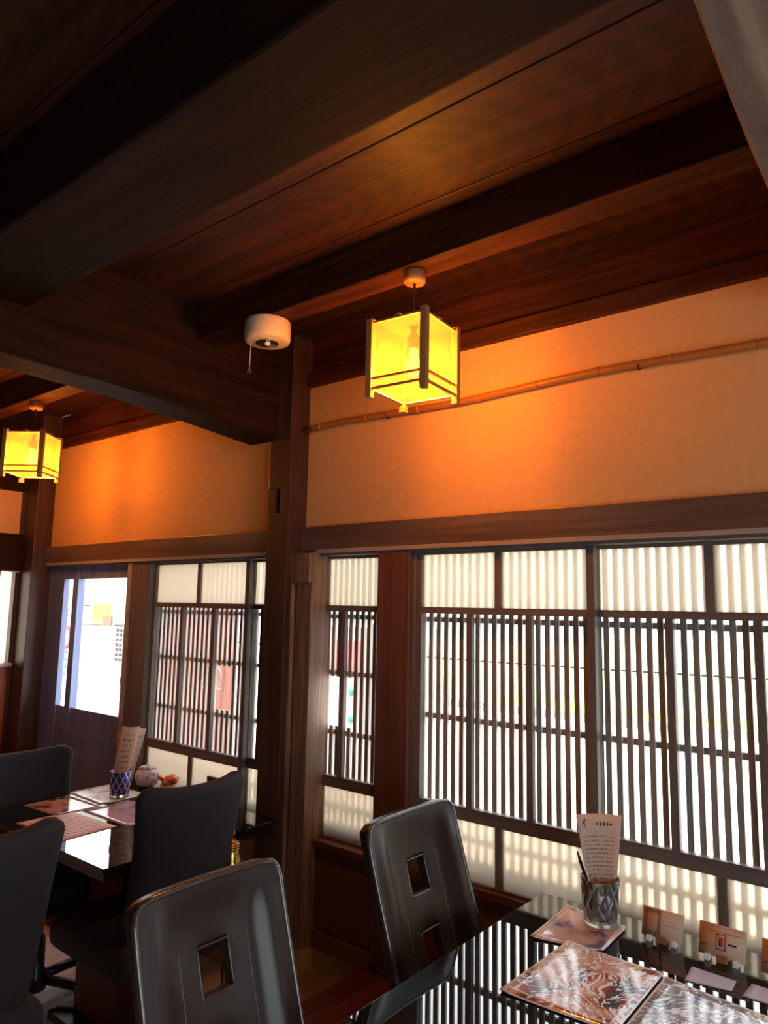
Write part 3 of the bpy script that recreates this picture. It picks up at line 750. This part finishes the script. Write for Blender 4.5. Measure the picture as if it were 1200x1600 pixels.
tumbler('blue_tumbler', BC, .046, .108, M['bluecut'], M['glassbase'], 'blue cut glass tumbler holding a rolled menu on the far table')
menu_sheet('rolled_menu', BC+Vector((0, 0, .02))-RD*.012, .06, .078, .275, .02, -.022, printed('rolled_menu_print', rgb('#e6cdb8'), rgb('#a07a62'), 12, .6, .3, .85, .2, .9, .4, 10, .2), 'rolled tan menu leaning in the blue tumbler', .040)
menu_sheet('white_menu_page', BC+Vector((0, 0, .02))+RD*.010+FD*.012, .05, .066, .262, .03, .012, printed('white_page', rgb('#efe6e4'), rgb('#c9b0a0'), 10), 'white page behind the rolled menu in the blue tumbler', .044)

# ------------------------------------------------------------------ little card stands and slips on the near table
M['card'] = printed('card_print', rgb('#d3b096'), rgb('#6e4c3a'), 7, .6, .48, .94, .40, .62, .30, 22)
M['card2'] = printed('card_print_two', rgb('#d3b096'), rgb('#6e4c3a'), 7, .6, .08, .94, .66, .92, .30, 22)
def card(name, x, y, wd, ht, label, kind):
    t = tag(empty(name, (x, y, .7205)), label, 'card stand', 'card stands on the near table')
    ln = .022
    c = sheet('card', [(-wd/2, 0, .010), (wd/2, 0, .010), (wd/2, ln, .010+ht), (-wd/2, ln, .010+ht)], M['card'] if kind == 0 else M['card2'], t, .0012, 2, 2)
    def q(name, u0, u1, v0, v1, mat, lift=.0016):
        o = sheet(name, [(-wd/2+u0*wd, ln*v0-lift, .010+ht*v0), (-wd/2+u1*wd, ln*v0-lift, .010+ht*v0), (-wd/2+u1*wd, ln*v1-lift, .010+ht*v1), (-wd/2+u0*wd, ln*v1-lift, .010+ht*v1)], mat, c, .0004, 1, 1); return o
    if kind == 0:
        for a in ((.06, .44, .12, .15), (.06, .44, .91, .94), (.06, .08, .12, .94), (.42, .44, .12, .94), (.10, .40, .20, .22), (.10, .40, .85, .87), (.10, .115, .2, .87), (.385, .40, .2, .87)): q('printed_frame', *a, M['ink'])
        q('printed_line', .08, .36, .04, .09, M['ink'])
    else:
        for a in ((.36, .58, .24, .28), (.36, .58, .70, .74), (.36, .385, .24, .74), (.555, .58, .24, .74), (.42, .52, .36, .62)): q('red_stamp', *a, M['redink'])
        q('printed_line', .62, .80, .44, .50, M['ink'])
        q('printed_line', .03, .18, .30, .33, M['ink'])
    box('wood_foot', -.012, .012, -.006, .014, 0, .016, M['woodblock'], t, .001)
    for s in (-1, 1): box('clip', s*wd*.30-.006, s*wd*.30+.006, -.010, .012, 0, .014, M['clip'], t, .001)
    return t
card('card_stand', -.674, 2.000, .104, .064, 'small beige card with a square frame print, beside the crystal tumbler', 0)
card('card_stand', -.528, 1.992, .108, .068, 'small beige card with a red stamp in its middle, on the near table', 1)
card('card_stand', -.385, 1.985, .108, .068, 'small beige card cut off by the right edge of the photo', 1)
M['slip'] = plain('lilac_paper', rgb('#a79aa6'), .5)
placemat('paper_slip', [(-.572, 1.842), (-.475, 1.862), (-.478, 1.918), (-.578, 1.922)], M['slip'], 'blank lilac paper slip in front of the red stamped card')['category'] = 'paper'
placemat('paper_slip', [(-.452, 1.856), (-.34, 1.858), (-.342, 1.925), (-.448, 1.930)], M['slip'], 'blank lilac paper slip at the right edge of the near table')['category'] = 'paper'

# ------------------------------------------------------------------ small things at the left window
cs = tag(empty('brass_candlestick', (-2.135, 1.80, 0)), 'brass candlestick with a ringed neck between the black chair and the pillar', 'candlestick')
lathe('foot', [(.10, 0), (.10, .015), (.06, .04), (.025, .07)], M['brass'], cs)
lathe('stem', [(.02, .07), (.018, .30), (.026, .32), (.018, .34), (.018, .56)], M['brass'], cs)
lathe('drip_pan', [(.02, .56), (.055, .60), (.062, .625), (.060, .63), (.045, .625)], M['brass'], cs)
lathe('bell', [(.045, .626), (.034, .65), (.026, .68), (.024, .69)], M['brass'], cs)
for z in (.692, .700, .708): lathe('neck_ring', [(.022, z-.003), (.029, z-.002), (.029, z+.002), (.022, z+.003)], M['brass'], cs)
lathe('spike', [(.016, .71), (.010, .74), (.003, .80)], M['brass'], cs)
vz = tag(empty('ornament_jar', (-3.03, 2.03, .7205)), 'mottled pink and grey round jar by the lower left window pane', 'jar')
jm, nt_, b_ = new_mat('mottled_jar'); v_ = nt_.nodes.new('ShaderNodeTexVoronoi'); v_.inputs['Scale'].default_value = 45
tc_ = nt_.nodes.new('ShaderNodeTexCoord'); nt_.links.new(tc_.outputs['Object'], v_.inputs['Vector'])
c_ = nt_.nodes.new('ShaderNodeValToRGB'); c_.color_ramp.elements[0].color = rgb('#7a4a58'); c_.color_ramp.elements[1].color = rgb('#cfc2c4'); c_.color_ramp.elements[1].position = .6
nt_.links.new(v_.outputs['Distance'], c_.inputs['Fac']); nt_.links.new(c_.outputs['Color'], b_.inputs['Base Color'])
lathe('body', [(.025, 0), (.045, .012), (.056, .04), (.052, .065), (.036, .08)], jm, vz)
lathe('lid', [(.037, .0805), (.038, .086), (.02, .093), (.006, .097), (.006, .104)], jm, vz)
of = tag(empty('orange_flowers', (-2.87, 2.035, .7205)), 'orange artificial flowers in a low pot by the left window', 'flowers')
lathe('pot', [(.024, 0), (.034, .004), (.038, .035), (.034, .036)], M['white_plastic'], of)
mo = plain('orange_petal', rgb('#e88a5c'), .6)
for k in range(14):
    a = k*2.4; r = .006+.009*math.sqrt(k)
    lathe('petal', [(.002, 0), (.014, .006), (.018, .014), (.010, .019)], mo, of, (r*math.cos(a)*1.4, r*math.sin(a), .042+.010*math.cos(k)), 10, (.5*math.sin(a), -.5*math.cos(a), 0))
pf = tag(empty('small_picture_frame', (-2.54, 2.04, .7205)), 'small dark red picture frame standing by the left window', 'frame')
mf = plain('red_frame', rgb('#7d2a2c'), .45)
for a in ((-.065, .065, 0, .014, 0, .014), (-.065, .065, 0, .014, .096, .11), (-.065, -.051, 0, .014, .0141, .0959), (.051, .065, 0, .014, .0141, .0959)): box('moulding', *a, mf, pf, .002)
box('picture', -.051, .051, .006, .010, .0141, .0959, plain('grey_picture', rgb('#6e6468'), .5), pf)
rb = tag(empty('red_bin', (-3.62, 2.0, 0)), 'small crimson bin on the floor below the far table', 'bin')
lathe('body', [(.09, 0), (.10, .01), (.12, .22), (.115, .22), (.095, .015)], plain('crimson', rgb('#8a1230'), .4), rb)
lathe('rim', [(.118, .216), (.125, .22), (.125, .228), (.117, .23)], plain('crimson_rim', rgb('#6e1028'), .4), rb)

# ------------------------------------------------------------------ outside
GZ = -.20
M['pave'] = plain('pale_pavement', rgb('#c9c6c0'), .85, bump=.1, bscale=8)
gr = tag(box('ground', -40, 30, 2.31, 45, GZ-.2, GZ, M['pave']), kind='structure')
tag(box('foundation_ledge', -6, 3, 2.302, 2.95, GZ, GZ+.06, plain('ledge_concrete', rgb('#a9a49c'), .85)), 'concrete ledge running along the outside of the house', 'ledge')
M['grass'] = plain('sunlit_grass', rgb('#a8c040'), .9, bump=.6, bscale=30)
gl = tag(box('grass_verge', -7.6, -2.2, 11.5, 13.0, GZ, GZ+.06, M['grass'], None, .02), 'strip of yellow-green grass across the street behind the large window', 'grass', kind='stuff')
kb = tag(empty('kerb', (-4.9, 11.42, GZ)), 'dark stone kerb in front of the grass strip', 'kerb')
for k in range(9): box('kerb_stone', -2.7+.6*k+.01, -2.1+.6*k-.01, -.07, .07, 0, .13, plain('kerb_grey', rgb('#77756f'), .8) if k == 0 else bpy.data.materials['kerb_grey'], kb, .01)
def hedge(name, x0, x1, y0, y1, h, col, label):
    bm = bmesh.new(); rnd = random.Random(3)
    nx, nz_ = int((x1-x0)/.12), 8
    def P(s, t):   # s along x, t around the section
        a = math.pi*t; n = .10*math.sin(s*7.3+t*5)+.07*math.sin(s*17+t*11)+.05*rnd.random()
        return Vector((s, (y0+y1)/2-(math.cos(a))*((y1-y0)/2+n), max(0, math.sin(a)**.5*(h+n))))
    g = [[bm.verts.new(P(x0+(x1-x0)*i/nx, j/nz_)) for j in range(nz_+1)] for i in range(nx+1)]
    for i in range(nx):
        for j in range(nz_): bm.faces.new((g[i][j], g[i+1][j], g[i+1][j+1], g[i][j+1]))
    bm.faces.new(g[0]); bm.faces.new(g[-1][::-1])
    bmesh.ops.recalc_face_normals(bm, faces=bm.faces)
    o = add(name, bm, plain(name+'_leaves', col, .9, bump=.8, bscale=25), None, False, (0, 0, GZ))
    return tag(o, label, 'hedge', kind='stuff')
hedge('hedge', -10.5, 4.0, 13.3, 14.2, 1.15, rgb('#c3d2a6'), 'pale sunlit hedge behind the grass strip')
# neighbour's brown board wall seen through the left window
nb = tag(empty('board_fence', (-6.1, 4.5, GZ)), 'reddish brown board wall of the neighbouring house behind the left window', 'wall')
mbr = wood('red_brown_boards', rgb('#5a3026'), rgb('#875244'), 'Z', .7, .5)
for k in range(9): box('board', -1.1+.17*k, -1.1+.17*k+.163, 0, .03, 0, 2.7, mbr, nb, .004)
for z in (.5, 1.7): box('rail', -1.1, .43, .0305, .07, z-.04, z+.04, mbr, nb)
box('post', .43, .55, -.02, .10, 0, 2.8, mbr, nb)
# shop front across the lane, seen through the door
sf = tag(empty('shop_front', (-11.58, 6.3, GZ)), 'white shop front with boards and notices seen through the door glass', 'building')
mwh = plain('white_render', rgb('#9a9894'), .8)
box('wall', -3, 2.6, 0, .2, 0, 3.4, mwh, sf)
box('door_frame', .02, .06, -.03, 0, 0, 1.75, plain('brown_edge', rgb('#8a5a40'), .6), sf)
box('notice_panel', .10, 1.45, -.025, 0, .55, 1.86, plain('beige_notice', rgb('#958a7c'), .7), sf)
box('yellow_notice', .42, .95, -.04, -.026, 1.45, 1.74, plain('yellow_notice', rgb('#b8952a'), .6), sf)
box('orange_notice', .75, 1.02, -.045, -.0405, 1.40, 1.56, plain('orange_notice', rgb('#8a4a2c'), .6), sf)
mbk = plain('black_notice_ink', rgb('#2a2a2c'), .6)
for r in range(7):
    for c in range(3): box('notice_text', 1.16+.10*c, 1.225+.10*c, -.035, -.026, 1.32-.075*r, 1.365-.075*r, mbk, sf)
box('notice_text', .14, .30, -.035, -.026, 1.70, 1.72, mbk, sf); box('notice_text', .10, .75, -.034, -.026, 1.40, 1.412, mbk, sf); box('notice_text', 1.1, 1.45, -.034, -.026, 1.40, 1.43, mbk, sf)
for r in range(5):
    for c in range(2): box('notice_text', -.62+.11*c, -.545+.11*c, -.02, 0, 1.60-.075*r, 1.645-.075*r, mbk, sf)
mrd = plain('red_sign_ring', rgb('#d8323c'), .5)
bm = bmesh.new(); tube_bm(bm, [(-.42+.17*math.cos(a*math.pi/12), -.02, 1.17+.17*math.sin(a*math.pi/12)) for a in range(24)], .03, 6, True); add('red_ring', bm, mrd, sf)
for r in range(4): box('notice_text', -.45, -.36, -.02, 0, .90-.12*r, .94-.12*r, plain('teal_ink', rgb('#3d6a78'), .6) if r == 0 else bpy.data.materials['teal_ink'], sf)
# boards seen through the narrow window
ab = tag(empty('advert_board', (-3.60, 4.0, GZ)), 'white advertising board with a red heading and green marks behind the narrow window', 'sign')
box('panel', -.16, .24, 0, .02, .35, 1.62, mwh, ab)
box('heading', -.10, .20, -.006, 0, 1.28, 1.52, plain('red_heading', rgb('#c04a50'), .6), ab)
mgn = plain('green_print', rgb('#3f9a80'), .6)
for z in (.97, 1.16): lathe('green_mark', [(.022, 0), (.022, .006)], mgn, ab, (.09, -.0005, z), 16, (math.pi/2, 0, 0))
box('frame', -.19, -.161, -.01, .03, 0, 1.65, M['frame'], ab); box('frame', .241, .27, -.01, .03, 0, 1.65, M['frame'], ab)
yb_ = tag(empty('banner', (-3.80, 4.05, GZ)), 'narrow bright yellow banner behind the narrow window', 'banner')
box('cloth', .0, .085, 0, .006, .80, 1.22, plain('yellow_cloth', rgb('#e6e020'), .7), yb_); tube('pole', [(-.008, 0, 0), (-.008, 0, 1.30)], .008, M['frame'], yb_)
bk_ = tag(empty('bicycle_rack', (-5.53, 4.3, GZ)), 'thin wire bicycle rack outside behind the left window', 'rack')
for k in range(3): tube('hoop', [(-.09+.09*k+.09*math.cos(a*math.pi/10), .0, 1.10+.10*math.sin(a*math.pi/10)) for a in range(20)], .006, M['frame'], bk_, 6, True)
tube('stand', [(0, 0, 0), (0, 0, 1.0)], .008, M['frame'], bk_)
tube('crossbar', [(-.18, 0, 1.0), (.18, 0, 1.0)], .008, M['frame'], bk_)
cb = tag(tube('cable', [(-6+1.0*k, 5.0, 1.17+.01*math.cos(k)) for k in range(9)], .008, M['blackmetal']), 'thin black cable strung outside behind the large window', 'cable')
